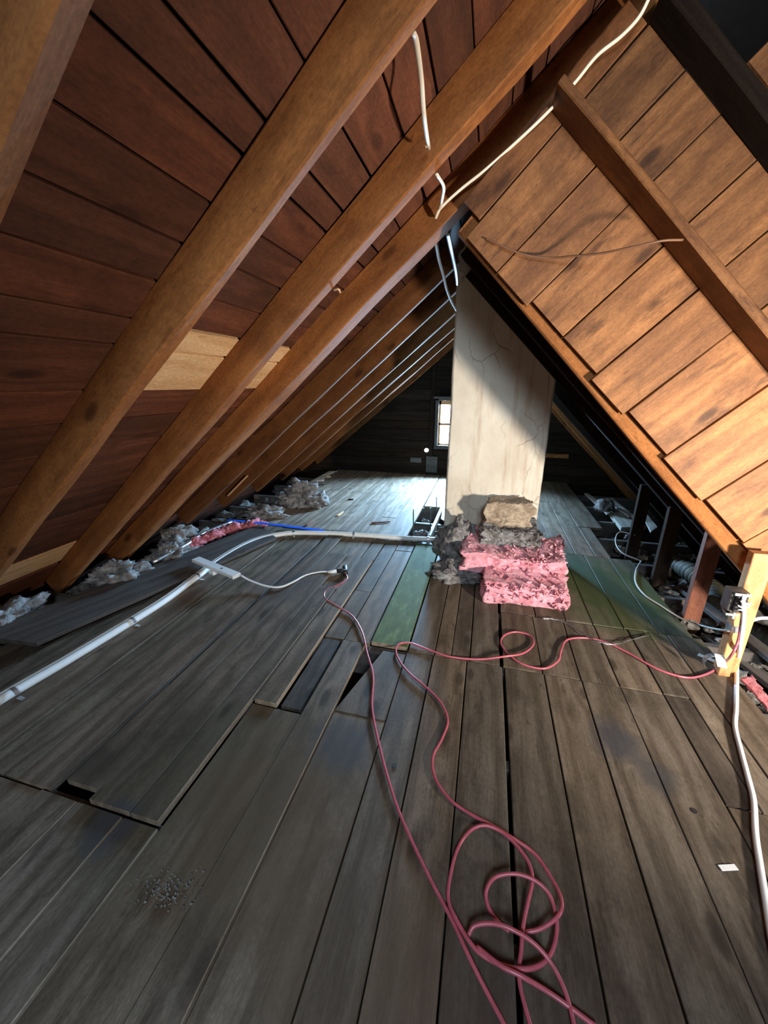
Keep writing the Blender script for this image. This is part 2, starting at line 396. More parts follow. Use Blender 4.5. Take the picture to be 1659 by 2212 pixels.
# left run, laid a little proud so its sawn ends show
for x0, x1, y0, y1, dz, tn in [(-2.6, -2.36, 1.0, 3.30, -.03, .6), (-2.33, -2.17, .66, 3.30, -.015, .8), (-2.14, -1.80, .66, 3.32, 0, 1.0), (-1.79, -1.60, .66, 3.34, 0, .95),
        (-1.60, -1.43, .662, 3.36, .004, .95), (-1.40, -1.25, .70, 3.36, .012, .8), (-1.25, -1.07, .664, 2.82, .016, .82), (-1.07, -.95, .664, 2.28, .016, .78),
        (-1.25, -1.07, 2.825, 3.36, 0, 1.1), (-1.07, -.95, 2.285, 3.36, 0, 1.2), (-.945, -.825, 1.215, 2.80, .012, 1.0), (-.945, -.825, 2.82, 3.36, 0, .9)]:
    tn *= 1.12; plank(x0, x1, y0, y1, dz=dz, tint=(tn*rnd.uniform(.97, 1.05), tn, tn*rnd.uniform(.93, 1)), pale=([0, 2, 2, 2, 0, 0, 0, 0] if x1 in (-.95, -.825) else [0, 0, 0, 0, 0, 0, 0, 2]) if dz >= .004 else None)
plank(-.815, -.712, 1.225, 1.745, dz=-.006, tint=(.50, .53, .6))
# middle run between the two butt joints
plank(-.82, -.70, 1.752, 2.30, tint=(1.1, 1.05, .98)); plank(-.82, -.70, 2.305, 3.36, tint=(.9, .9, .88))
plank(-.70, -.545, 1.752, 3.05, tint=(1.15, 1.05, .9)); plank(-.70, -.545, 3.06, 3.36)
plank(-.54, -.325, 1.765, 3.25, mi=1, dz=.004, pale=[1, 1, 1, 1, 1, 1, 1, 2])
row([-.32, -.175, -.085, .015, .172], 1.752, 3.36)
row([.185, .38, .56, .735, .92, 1.03], 1.752, 2.272)
row([.185, .40, .58, .735, .905, 1.09, 1.27], 2.285, 3.36)
# far run beyond the white pipe; tint pales worn wood and paints in window light
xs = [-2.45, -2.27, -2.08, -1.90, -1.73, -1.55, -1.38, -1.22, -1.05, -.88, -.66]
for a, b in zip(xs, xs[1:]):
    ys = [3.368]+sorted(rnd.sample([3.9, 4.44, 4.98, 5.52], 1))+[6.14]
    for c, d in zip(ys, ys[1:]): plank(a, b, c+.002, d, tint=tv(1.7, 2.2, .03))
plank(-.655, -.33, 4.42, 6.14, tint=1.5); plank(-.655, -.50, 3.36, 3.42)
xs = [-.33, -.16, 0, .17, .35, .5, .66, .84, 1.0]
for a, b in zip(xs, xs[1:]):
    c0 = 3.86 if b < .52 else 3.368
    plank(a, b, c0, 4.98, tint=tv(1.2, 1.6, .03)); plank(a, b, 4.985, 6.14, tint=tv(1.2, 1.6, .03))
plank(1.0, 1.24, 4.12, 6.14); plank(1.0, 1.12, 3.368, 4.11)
floor = fl.build('floor', [M['floor'], M['green'], M['edge']], kind='structure')
b = MB(); b.box(-3.5, 5.2, -2.5, 6.3, -.24, -.20, tint=.5); b.build('floor_lower', M['dark'], kind='structure').name = 'floor.001'
jy = [.12, .66, 1.21, 1.75, 2.28, 2.82, 3.36, 3.9, 4.44, 4.98, 5.52]
jl = {2.28: 'floor joist under the butt joint right of the pink wool', 3.9: 'greyish floor joist exposed between the loose plank end and the first short post',
      3.36: 'floor joist below the end of the green stained boards near the second short post', 2.82: 'dark floor joist in the eave pit under the flexible duct'}
for y in jy:
    j = MB(); j.box(-3.0, 2.6, y-.024, y+.024, -.20, -.031, along='x', seg=10, jit=.003, bev=.004)
    j.build('floor_joist', M['greywood'], label=jl.get(y, 'rough floor joist hidden under the floorboards, seen only through gaps'), cat='joist', group='floor joists')

# ------------------------------------------------------------------ left roof slope
cb = MB(); SN = Vector((-.82, 0, 1)).normalized(); CT = 2.53
def sboard(m, x0, x1, y0, y1, c=CT, th=.022, **k):
    p0 = Vector((x0, y0, c+.82*x0)); L = Vector((x1-x0-.006, 0, .82*(x1-x0-.006)))
    m.beam(p0, p0+Vector((0, y1-y0, 0)), L, SN*th, bev=.002, seg=max(2, int((y1-y0)/.3)), jit=.004, **k)
edges = [-3.35, -3.1, -2.83, -2.58, -2.42, -2.22, -2.05, -1.86, -1.70, -1.545, -1.40, -1.22, -1.13, -1.01, -.90, -.79, -.675, -.60, -.485, -.36, -.245]
for a, b_ in zip(edges, edges[1:]):
    if abs(a+1.40) < .01 or abs(a+1.22) < .01 or abs(a+2.83) < .01: continue
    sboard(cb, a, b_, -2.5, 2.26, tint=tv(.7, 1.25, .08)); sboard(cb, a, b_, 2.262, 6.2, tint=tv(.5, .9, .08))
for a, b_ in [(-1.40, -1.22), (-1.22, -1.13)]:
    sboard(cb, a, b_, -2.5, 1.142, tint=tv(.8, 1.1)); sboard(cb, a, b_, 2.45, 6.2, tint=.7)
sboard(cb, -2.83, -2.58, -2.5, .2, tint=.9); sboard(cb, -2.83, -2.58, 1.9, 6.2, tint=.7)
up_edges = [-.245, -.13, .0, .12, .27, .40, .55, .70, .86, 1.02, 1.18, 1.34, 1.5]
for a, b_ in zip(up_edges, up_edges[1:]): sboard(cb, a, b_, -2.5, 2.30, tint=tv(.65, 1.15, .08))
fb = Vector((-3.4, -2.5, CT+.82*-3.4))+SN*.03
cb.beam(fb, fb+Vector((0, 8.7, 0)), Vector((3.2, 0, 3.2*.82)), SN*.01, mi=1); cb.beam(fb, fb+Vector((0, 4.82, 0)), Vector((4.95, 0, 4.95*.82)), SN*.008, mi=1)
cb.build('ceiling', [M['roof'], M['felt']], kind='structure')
def pboard(x0, x1, y0, y1, label, c=CT):
    m = MB(); sboard(m, x0, x1, y0+.035, y1, c=c, tint=1.0); m.build('roof_board', M['pale'], label=label, cat='board', group='new pale patch boards on the left slope')
pboard(-1.40, -1.224, 1.11, 2.44, 'wider pale new board patching the left roof, lower of the pair behind the rafters', CT-.004)
pboard(-1.22, -1.132, 1.11, 2.44, 'narrow pale new board patching the left roof, upper of the pair behind the rafters', CT-.002)
pboard(-2.80, -2.585, .25, 1.88, 'pale new board low at the left edge, behind the foot of the big rafters')

def lrafter(y0, y1, x0, x1, label, dyt=0., mat='rafter', dep=.14, tint=1., group='rafters of the left roof slope', c=2.351):
    m = MB(); p0 = Vector((x0, y0+dyt*(x0+.25), c+.82*x0)); p1 = Vector((x1, y0+dyt*(x1+.25), c+.82*x1))
    m.beam(p0, p1, (0, y1-y0, 0), SN*dep, bev=.006, seg=40, jit=.010, tint=tint)
    return m.build('rafter', M[mat], label=label, cat='rafter', group=group)
lrafter(-.02, .03, -2.95, 1.42, 'rafter of the left slope out of view above the camera')
lrafter(.545, .595, -2.95, 1.42, 'rafter crossing only the top left corner of the photo')
lrafter(1.115, 1.165, -2.95, 1.42, 'thickest looking brown rafter with a big knot, running from left edge to top centre')
lrafter(1.655, 1.725, -2.95, 1.42, 'brown rafter just behind the thickest one, pierced by the cream cable', dyt=-.05)
lrafter(2.165, 2.295, -2.95, 1.42, 'doubled rafter where the diagonal board wall meets the left slope', dyt=-.03)
names = ['third rafter behind the doubled one is next, dark brown, chipped underside', 'dark brown rafter two bays behind the doubled rafter', 'grey brown rafter above the grey wool clump on the left',
         'thin looking dark rafter left of the chimney, fourth behind the doubled one', 'thin looking rafter with a lit edge, second from the far gable', 'last rafter of the left slope, against the far gable']
names[0] = 'dark brown rafter with chipped patches, first behind the doubled rafter'
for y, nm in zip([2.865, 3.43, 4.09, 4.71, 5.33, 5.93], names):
    lrafter(y, y+.055, -2.72, -.25, nm, tint=.5)  # tint darkens these rafters to paint in the dim far bays

# ------------------------------------------------------------------ right roof slope of the far part
RN = Vector((1.01, 0, 1)).normalized()
cr = MB()
xr = -.25
while xr < 2.6:
    wdt = rnd.uniform(.14, .2); p0 = Vector((xr, 2.2, 2.09-1.01*xr))
    cr.beam(p0, p0+Vector((0, 4.0, 0)), Vector((wdt-.006, 0, -1.01*(wdt-.006))), RN*.022, tint=tv(.5, .9), seg=4, jit=.003); xr += wdt
p0 = Vector((-.3, 2.2, 2.09+.303))+RN*.03
cr.beam(p0, p0+Vector((0, 4.05, 0)), Vector((3.2, 0, -3.2*1.01)), RN*.01, mi=1)
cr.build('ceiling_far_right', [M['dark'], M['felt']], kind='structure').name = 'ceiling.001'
def rrafter(y0, y1, label, mat='rafter', tint=1., x0=-.23, x1=2.35, c=1.895, k=1.01):
    m = MB(); p0 = Vector((x0, y0, c-k*x0)); p1 = Vector((x1, y0, c-k*x1))
    m.beam(p0, p1, (0, y1-y0, 0), RN*.13, bev=.006, seg=30, jit=.008, tint=tint)
    return m.build('rafter', M[mat], label=label, cat='rafter', group='rafters of the right roof slope')
rrafter(2.115, 2.165, 'orange lit rafter along the lower edge of the diagonal board wall', tint=1.15, c=1.862, k=1.045, x0=-.2)
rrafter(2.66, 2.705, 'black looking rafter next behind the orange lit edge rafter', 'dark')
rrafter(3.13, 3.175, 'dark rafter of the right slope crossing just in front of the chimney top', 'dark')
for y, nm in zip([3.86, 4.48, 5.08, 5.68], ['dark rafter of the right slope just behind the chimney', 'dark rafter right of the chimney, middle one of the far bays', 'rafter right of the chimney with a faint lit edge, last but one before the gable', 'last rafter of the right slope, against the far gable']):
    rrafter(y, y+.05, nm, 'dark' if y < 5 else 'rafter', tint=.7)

# ------------------------------------------------------------------ wall of diagonal boards on the right
def SW(s_, w_, y): return Vector(((s_+w_)/2, y, (s_-w_)/2))
wl = MB()
def wboard(w0, w1, s0, s1, y=2.08, th=.024, tint=None, mi=0):
    # clipped at the top left by the doubled rafter: z < 2.33 + .86 x  ->  s(1-.86)-w(1+.86) < 4.66
    g = .0035; A = []
    sl = lambda w_: max(s0, -9)
    p0 = SW(s0, w0+g, y); p1 = SW(s1, w0+g, y)
    wl.beam(p0, p1, SW(0, w1-w0-2*g, 0)-SW(0, 0, 0), (0, th, 0), bev=.003, seg=10, jit=.004, tint=tint or tv(.85, 1.12, .06), mi=mi)
ws = [-2.50, -2.20, -1.90, -1.608, -1.298, -.968, -.645, -.248, .155, .56, .96, 1.36]
ends = [None, 1.882, 1.882, 1.924, 1.924, 1.884, 1.922, 1.897, 1.923, 1.913, 1.92]
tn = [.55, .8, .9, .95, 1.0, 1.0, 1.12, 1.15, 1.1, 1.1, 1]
for i, (a, b_) in enumerate(zip(ws, ws[1:])):
    s0 = ends[i] if ends[i] else 2.02
    t = tn[i]
    if i == 0:   # split top strip that follows the doubled rafter
        wboard(-2.36, b_, 2.0, 3.11, tint=(t*1.3, t*1.2, t*1.1)); continue
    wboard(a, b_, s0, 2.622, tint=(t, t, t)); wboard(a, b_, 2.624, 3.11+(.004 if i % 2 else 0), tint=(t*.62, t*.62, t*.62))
for a, b_ in zip([-1.70, -1.38, -1.0, -.62, -.22, .2, .6, 1.0], [-1.38, -1.0, -.62, -.22, .2, .6, 1.0, 1.5]): wboard(a, b_, 3.30, 5.6, tint=tv(.6, .8))
# black panel added to stand in for the dark void behind
wl.beam(SW(2.16, -2.7, 2.50), SW(2.16, 2.0, 2.50), SW(3.5, 0, 0)-SW(0, 0, 0), (0, .02, 0), mi=1)
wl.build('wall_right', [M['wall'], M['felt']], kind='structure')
def member(s0, wd, w0, w1, dep, label, tint, mat='wall'):
    m = MB(); p0 = SW(s0, w0, 2.076); p1 = SW(s0-.03, w1, 2.076)
    m.beam(p0, p1, SW(wd, 0, 0)-SW(0, 0, 0), (0, -dep, 0), bev=.004, seg=24, jit=.006, tint=tint)
    m.build('stud', M[mat], label=label, cat='stud', group='slanting studs on the diagonal board wall')
member(2.60, .048, -2.30, 1.2, .155, 'slanting stud crossing the middle of the diagonal board wall', .72)
member(3.11, .07, -2.2, 1.4, .13, 'dark slanting stud beyond the first one, by the black opening at top right', .6, 'dark')  # near-black colour stands in for the unlit corner

# near right slope and closing walls
cn = MB(); p0 = Vector((1.45, -2.5, 3.72))
for i in range(18):
    a = 1.45+.2*i; q = Vector((a, -2.5, 3.72-1.0*(a-1.45)))
    cn.beam(q, q+Vector((0, 5.15, 0)), Vector((.196, 0, -.196)), Vector((1, 0, 1)).normalized()*.022, tint=tv(.5, .8), seg=4, jit=.003)
q = Vector((1.3, -2.5, 3.93)); cn.beam(q, q+Vector((0, 5.2, 0)), Vector((3.9, 0, -3.9)), Vector((1, 0, 1)).normalized()*.01, mi=1)
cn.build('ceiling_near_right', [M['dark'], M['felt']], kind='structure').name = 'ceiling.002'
wf = MB()
WX0, WX1, WZ0, WZ1 = -.73, -.33, .49, 1.17      # window opening
z = -.2
while z < 2.6:
    hgt = rnd.uniform(.13, .19); z1 = z+hgt-.004
    segs = [(-3.4, 2.6)]
    if z1 > WZ0 and z < WZ1: segs = [(-3.4, WX0), (WX1, 2.6)]
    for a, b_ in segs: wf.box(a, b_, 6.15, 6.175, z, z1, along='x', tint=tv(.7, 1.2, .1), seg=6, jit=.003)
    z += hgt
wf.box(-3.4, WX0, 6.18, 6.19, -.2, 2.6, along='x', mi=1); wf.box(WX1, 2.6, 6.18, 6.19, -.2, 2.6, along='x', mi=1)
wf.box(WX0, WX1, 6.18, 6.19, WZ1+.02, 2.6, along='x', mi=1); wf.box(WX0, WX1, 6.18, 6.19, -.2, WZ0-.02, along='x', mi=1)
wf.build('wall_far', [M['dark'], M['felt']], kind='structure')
m = MB()
for x0, x1, z0, z1 in [(WX0-.05, WX0, WZ0-.04, WZ1+.04), (WX1, WX1+.05, WZ0-.04, WZ1+.04)]: m.box(x0, x1, 6.10, 6.19, z0, z1, along='z', tint=.9)
m.box(WX0-.08, WX1+.08, 6.09, 6.17, WZ1+.03, WZ1+.06, along='x', tint=(.9, 1, 1.1)); m.box(WX0-.05, WX1+.05, 6.09, 6.19, WZ0-.06, WZ0, along='x', tint=.6)
m.box(WX0-.05, WX1+.05, 6.10, 6.19, WZ1, WZ1+.03, along='x')
win = m.build('window_1', M['greywood'], kind='structure')
m = MB()
for x0, x1 in [(WX0, WX0+.035), (WX1-.035, WX1)]: m.box(x0, x1, 6.13, 6.17, WZ0, WZ1, along='z')
for z0, z1 in [(WZ0, WZ0+.03), (.80, .835), (WZ1-.06, WZ1)]: m.box(WX0, WX1, 6.13, 6.17, z0, z1, along='x')
m.build('sash', M['post'], parent=win, label='orange brown window sash')
m = MB(); m.box(WX0, WX1, 6.148, 6.152, WZ0, WZ1, along='x'); m.build('pane', M['glass'], parent=win)
wr = MB(); wr.box(-3.4, 5.2, -2.52, -2.5, -.2, 4.2, along='x'); wr.build('wall_rear', M['dark'], kind='structure')
sr = MB(); sr.box(5.1, 5.15, -2.5, 2.1, -.2, 1.2); sr.build('wall_east', M['dark'], kind='structure')

# bits fixed to the far gable
m = MB(); m.box(.9, 1.21, 6.12, 6.148, .365, .425, along='x'); m.build('board_scrap', M['rafter'], label='short brown board nailed low on the far gable, right of the chimney', cat='board')
m = MB(); m.box(-1.16, -.98, 6.13, 6.148, .19, .27, along='x'); m.build('board_scrap', M['greywood'], label='small pale patch board on the far gable, left below the window', cat='board')
m = MB(); m.box(-.9, -.72, 6.125, 6.148, .04, .30, along='x', tint=.8); m.build('board_scrap', M['greywood'], label='dark square patch board under the left jamb of the far window', cat='board')
m = MB(); m.box(-.86, -.80, 6.12, 6.148, .3, 1.8, along='z'); m.build('wall_stud', M['dark'], label='dark upright stud on the far gable left of the window', cat='stud')
e = empty('wall_glow_spot', (-.9, 6.148, .4), 'small round glowing white spot on the far wall, left below the window', 'lamp')  # glowing dot on a disc, added for a bright spot of unknown source
m = MB(); m.tube([(-.9, 6.149, .40), (-.9, 6.13, .40)], .035, 16, smooth=False); m.build('base', M['whitepl'], parent=e)
m = MB(); clump(m, (-.9, 6.115, .40), (.034, .02, .026), n=12, amp=0, fine=0); m.build('glow_dot', glow('spot_glow', (.95, .95, 1, 1), 6), parent=e, smooth=True)

# ------------------------------------------------------------------ chimney
m = MB()
def chimney():
    x0, x1, y0, y1 = -.295, .472, 3.2, 3.80; nz = 120; nx = 40; ny = 16
    per = [(x0+(x1-x0)*i/nx, y0) for i in range(nx)]+[(x1, y0+(y1-y0)*i/ny) for i in range(ny)]+[(x1-(x1-x0)*i/nx, y1) for i in range(nx)]+[(x0, y1-(y1-y0)*i/ny) for i in range(ny)]
    rings, cs = [], []
    for k in range(nz+1):
        zz = -.2+(3.0)*k/nz; r = []
        for (x, y) in per:
            q = Vector((x*2.2, y*2.2, zz*2.2)); n_ = mn.noise(q)*.009+mn.noise(q*7)*.0025
            cx, cy = (x0+x1)/2, (y0+y1)/2; d = Vector((x-cx, y-cy, 0)).normalized()
            corner = (abs(abs(x-cx)-(x1-x0)/2) < 1e-6 and abs(abs(y-cy)-(y1-y0)/2) < 1e-6)
            r.append((x+d.x*n_-(d.x*.012 if corner else 0), y+d.y*n_-(d.y*.012 if corner else 0), zz))
        rings.append(r); cs.append(r)
    m.prism(rings, cs)
chimney(); m.build('chimney', M['plaster'], smooth=False, label='cream rendered chimney stack with cracks and brown streaks rising to the roof', cat='chimney')

# ------------------------------------------------------------------ insulation
m = MB()
batt(m, [(.07, 2.37, .002), (.60, 2.40, .002), (.64, 2.98, .002), (.05, 2.98, .002)], lambda u, v: .15-.02*u+.02*v, 3, .016, rag=.022, layers=1)
def fr(r):
    u = r.random(); e_ = r.random()
    if e_ < .35: return Vector((.08+.52*u, 2.37, r.uniform(.02, .15))), Vector((r.uniform(-.3, .3), -1, .2))
    if e_ < .6: return Vector((.61, 2.4+.5*u, r.uniform(.03, .13))), Vector((1, -.3, .3))
    return Vector((.08+.52*u, r.uniform(2.38, 2.9), .155)), Vector((r.uniform(-1, 1), -.4, .6))
tufts(m, fr, .035, 190, 5)
m.build('pink_insulation_batt', M['pink'], smooth=True, label='lower pink fibreglass batt lying flat on the floor, nearest the camera', cat='insulation', group='pink wool batts by the chimney')
m = MB()
batt(m, [(-.10, 2.60, .085), (.60, 2.64, .13), (.66, 3.14, .14), (-.06, 3.14, .10)], lambda u, v: .105+.05*(1-u)**2+.02*math.sin(u*6), 11, .022, rag=.03, layers=1)
def fr2(r):
    u = r.random(); e_ = r.random()
    if e_ < .4: return Vector((-.05+.64*u, 2.65, r.uniform(.15, .26))), Vector((r.uniform(-.5, .5), -1, .1))
    if e_ < .7: return Vector((.61, 2.7+.4*u, r.uniform(.16, .24))), Vector((1, -.2, .4))
    if e_ < .8: return Vector((-.05, 2.7+.4*u, r.uniform(.16, .26))), Vector((-1, -.2, .2))
    return Vector((-.05+.64*u, r.uniform(2.65, 3.05), .255)), Vector((r.uniform(-1, 1), -.6, .7))
tufts(m, fr2, .034, 320, 8)
m.build('pink_insulation_batt', M['pink'], smooth=True, label='upper pink fibreglass batt, torn and fluffy, under the grey folded wool', cat='insulation', group='pink wool batts by the chimney')
m = MB()
batt(m, [(.03, 2.80, .235), (.46, 2.84, .235), (.44, 3.14, .235), (.06, 3.14, .235)], lambda u, v: .115+.02*math.sin(u*7+1), 21, .03, rag=.045, layers=2)
def fr3(r):
    u = r.random(); return Vector((.08+.4*u, 2.84, r.uniform(.26, .37))), Vector((r.uniform(-.5, .5), -1, r.uniform(-.3, .4)))
tufts(m, fr3, .035, 110, 9)
m.build('grey_insulation_lump', M['greyfluff'], smooth=True, label='torn grey white wool lump lying on top of the upper pink batt', cat='insulation')
m = MB()
batt(m, [(.04, 2.93, .335), (.40, 2.95, .335), (.34, 3.15, .335), (.07, 3.15, .335)], lambda u, v: .185+.03*u, 31, .018, rag=.025, layers=2)
m.build('folded_insulation_batt', M['brownfluff'], smooth=True, label='folded brown and tan layered wool batt, top of the pile against the chimney', cat='insulation')
m = MB(); clump(m, (-.17, 2.98, .15), (.15, .17, .19), 4, 40, .3, 3, .12, .002); 
m.build('grey_insulation_clump', M['greyfluff'], smooth=True, label='dark grey wool clump standing at the lower left corner of the chimney', cat='insulation')
m = MB(); clump(m, (-.12, 2.68, .045), (.18, .12, .07), 9, 36, .35, 4, .15, .002)
m.build('grey_insulation_clump', M['greyfluff'], smooth=True, label='flat bluish grey wool tuft on the floor left of the pink batts', cat='insulation')
m = MB(); clump(m, (.65, 3.20, .12), (.05, .05, .09), 14, 26, .25, 4, .12, .002)
m.build('pink_insulation_tuft', M['pinkpaper'], smooth=True, label='reddish wool tuft between the chimney corner and the pink batts', cat='insulation')

# wool lumps in the left eave
for (x, y, zz, rx, ry, rz, sd, lb, mt) in [
    (-2.60, 2.02, .0, .20, .17, .10, 2, 'pale grey wool lump between the feet of the two nearest left rafters', 'greyfluff'),
    (-2.52, 2.44, .0, .16, .14, .09, 5, 'grey wool lump at the foot of the doubled rafter', 'greyfluff'),
    (-2.68, 2.72, .03, .15, .16, .10, 6, 'dusty brown wool tuft between the doubled rafter and the next', 'greyfluff'),
    (-2.80, 1.42, -.02, .16, .2, .08, 7, 'bluish wool scrap at the left photo edge behind the loose plank', 'greyfluff'),
    (-2.36, 3.62, .02, .19, .17, .08, 8, 'flat grey wool patch beside the end of the blue strip', 'greyfluff'),
    (-2.12, 4.10, .08, .21, .17, .15, 9, 'big grey crumpled wool clump on the far left floor', 'greyfluff'),
    (-1.90, 4.12, .05, .10, .13, .09, 10, 'small wool lump touching the right of the big far clump', 'greyfluff')]:
    m = MB(); clump(m, (x, y, zz), (rx, ry, rz), sd, 34, .45, 4, .16, None if zz < .04 and y < 3 else .002); m.build('wool_clump', M[mt], smooth=True, label=lb, cat='insulation', group='wool clumps along the left eave')
# pink wool strip by the left pipe
m = MB(); P = [FL(400, 1185, .02), FL(435, 1168, .03), FL(475, 1150, .035), FL(520, 1137, .03), FL(565, 1132, .015)]
for i, p in enumerate(spline(P, 3)): clump(m, p, (.055, .085, .025+.012*(i % 3)), i+3, 10, .4, 4, .2)
m.build('pink_wool_strip', M['pinkpaper'], smooth=True, label='crumpled dark pink wool strip along the loose plank on the left', cat='insulation')

# ------------------------------------------------------------------ loose boards on the left
def loose(name, c4, zb, th, mat, label, cat='board', bev=.003, tint=1., group=None, rise=(0, 0)):
    a, b_, c, d = [Vector(p) for p in c4]; m = MB(); n = 12; rings = []; cs = []
    off = Vector((rnd.uniform(0, 9), rnd.uniform(0, 9), 0)); wd = (b_-a).length; L = (d-a).length
    for i in range(n+1):
        t = i/n; l = a.lerp(d, t); r = b_.lerp(c, t); zz = zb+rise[0]*(1-t)+rise[1]*t+mn.noise(Vector((t*3, wd, zb)))*.003
        e_ = (r-l).normalized()*bev
        rings.append([(l.x+e_.x, l.y, zz), (r.x-e_.x, r.y, zz), (r.x, r.y, zz+bev), (r.x, r.y, zz+th-bev), (r.x-e_.x, r.y, zz+th), (l.x+e_.x, l.y, zz+th), (l.x, l.y, zz+th-bev), (l.x, l.y, zz+bev)])
        cs.append([Vector((t*L, q[0]-l.x, q[2]))+off for q in rings[-1]])
    m.prism(rings, cs, tint); return m.build(name, M[mat], label=label, cat=cat, group=group)
loose('loose_plank', [FL(-60, 1375, .03), FL(80, 1393, .03), FL(598, 1163, .03), FL(560, 1134, .03)], .012, .024, 'greywood', 'long loose grey plank lying along the left edge of the floor', tint=.72, rise=(.006, 0))
loose('lath_strip', [FL(1310, 1115, -.01), FL(1325, 1112, -.01), FL(1270, 1068, .0), FL(1262, 1068, .0)], -.0, .02, 'whitewood', 'thin pale lath strip beside the right far floor edge', tint=.8)
loose('lath_strip', [FL(545, 1113, .01), FL(553, 1118, .01), FL(585, 1100, .01), FL(580, 1094, .01)], .004, .012, 'whitewood', 'short white lath piece at the far left by the big wool clump')
loose('lath_strip', [FL(402, 1173, .03), FL(406, 1177, .03), FL(452, 1142, .03), FL(448, 1139, .03)], .03, .012, 'whitewood', 'thin cream stick behind the grey pipe, left eave')
m = MB(); p0 = WY(492, 1072, 3.40); p1 = WY(533, 1030, 3.40)
m.beam(p0, p1, (0, .03, 0), (-.008, 0, .01), tint=1); m.build('lath_strip', M['pale'], label='short lit sliver of lath nailed along a dark rafter on the left', cat='board')
# lath remains along the far left floor edge
m = MB()
for i in range(16):
    y = 4.75+i*.075; m.beam((-2.5+.0*i, y, .002), (-2.36+rnd.uniform(-.03, .05), y+rnd.uniform(-.02, .02), .012), (0, .03, 0), (0, 0, .02), tint=tv(.7, 1.2))
m.build('lath_ends', M['whitewood'], label='row of broken pale lath ends along the far left floor edge', cat='debris', kind='stuff')

# ------------------------------------------------------------------ white pipe, strips, fixture
pipe_px = [(-60, 1555), (0, 1513), (150, 1425), (285, 1343), (365, 1292), (430, 1243), (480, 1207), (530, 1178), (575, 1161), (630, 1152), (700, 1152), (765, 1155), (840, 1160), (900, 1164), (955, 1166)]
e = empty('white_conduit', FL(285, 1343), 'white plastic conduit curving across the floor from the left edge to the chimney', 'pipe')
m = MB(); pp = [FL(x, y, .022) for x, y in pipe_px]
m.tube(pp, .021, 12); m.build('pipe', M['whitepl'], parent=e, smooth=True)
m = MB(); m.tube([p+Vector((-.025, .012, .014)) for p in pp], .006, 8); m.build('side_cable', M['greycable'], parent=e, smooth=True, label='thin grey cable strapped beside the white pipe')
for (x, y) in [(30, 1497), (285, 1343), (425, 1246), (635, 1152), (765, 1155), (925, 1165)]:
    c = FL(x, y, .022); i = min(range(len(pp)-1), key=lambda k: (pp[k]-c).length); T = (pp[i+1]-pp[max(i-1, 0)]).normalized()
    N = Vector((T.y, -T.x, 0)); m = MB()
    ring = [c+N*(math.cos(a)*.026)+Vector((0, 0, math.sin(a)*.026)) for a in [math.pi*k/10 for k in range(11)]]
    mm = []
    for p in ring: mm.append([p-T*.009, p+T*.009, p+T*.009+(p-c)*.08, p-T*.009+(p-c)*.08])
    m.prism(mm, mm)
    f0 = c+N*.024; m.beam(f0-T*.009-Vector((0, 0, .020)), f0-T*.009+N*.035-Vector((0, 0, .020)), T*.018, (0, 0, .003), bev=.0005)
    m.build('pipe_strap', M['metal'], parent=e)
# grey metal pipe along the left eave
m = MB(); m.tube([FL(330, 1215, .05), FL(400, 1178, .06), FL(440, 1152, .06), FL(500, 1128, .06)], .018, 12)
m.build('grey_pipe', M['metal'], smooth=True, label='grey metal pipe running along the left eave behind the loose plank', cat='pipe')
m = MB(); A, B = FL(492, 1124, .06), FL(700, 1147, .035); A1 = FL(560, 1130, .055)
for a_, b_ in ((A, A1), (A1, B)):
    T = (b_-a_).normalized(); N = Vector((-T.y, T.x, 0)); m.beam(a_-N*.02, b_-N*.02, N*.04, (0, 0, .006), bev=.001)
m.build('blue_strip', M['blue'], label='bright blue flat plastic strip beside the white pipe bend', cat='strip')
m = MB(); m.tube([FL(610, 1139, .02), FL(700, 1149, .012), FL(770, 1151, .012), FL(830, 1160, .012), FL(900, 1160, .03), FL(945, 1160, .02), FL(952, 1148, .04), FL(938, 1150, .05)], .006, 8)
m.build('black_cable', M['black'], smooth=True, label='thin black cable beside the white pipe, curled at the chimney end', cat='cable')
# slim white light fixture
e = empty('strip_light', FL(470, 1235), 'slim white strip light resting across the white pipe', 'lamp')
A, B = FL(424, 1212, .055), FL(512, 1248, .05); T = (B-A).normalized(); N = Vector((-T.y, T.x, 0))
m = MB(); m.beam(A-N*.035, B-N*.035, N*.07, (0, 0, .028), bev=.004, seg=2); m.build('housing', M['whitepl'], parent=e)
m = MB(); q = A.lerp(B, .66); m.beam(q-N*.006-T*.006, q-N*.006+T*.006, N*.012, (0, 0, .031), bev=.001); m.build('switch', M['black'], parent=e)
m = MB(); q = A.lerp(B, .45)-Vector((0, 0, .03))-N*.045; m.beam(q, q+T*.05, N*.04, (0, 0, .03), bev=.004); m.build('bracket', M['whitepl'], parent=e)
m = MB(); m.tube([FL(520, 1243, .06), FL(540, 1254, .04), FL(575, 1266, .026), FL(605, 1268, .026), FL(632, 1258, .024), FL(660, 1243, .018), FL(690, 1236, .018), FL(715, 1235, .02)], .007, 8)
m.build('lead', M['whitepl'], parent=e, smooth=True)
m = MB(); m.tube([FL(708, 1236, .02), FL(728, 1234, .02)], .013, 8, smooth=False); m.build('plug', M['whitepl'], parent=e, smooth=True)

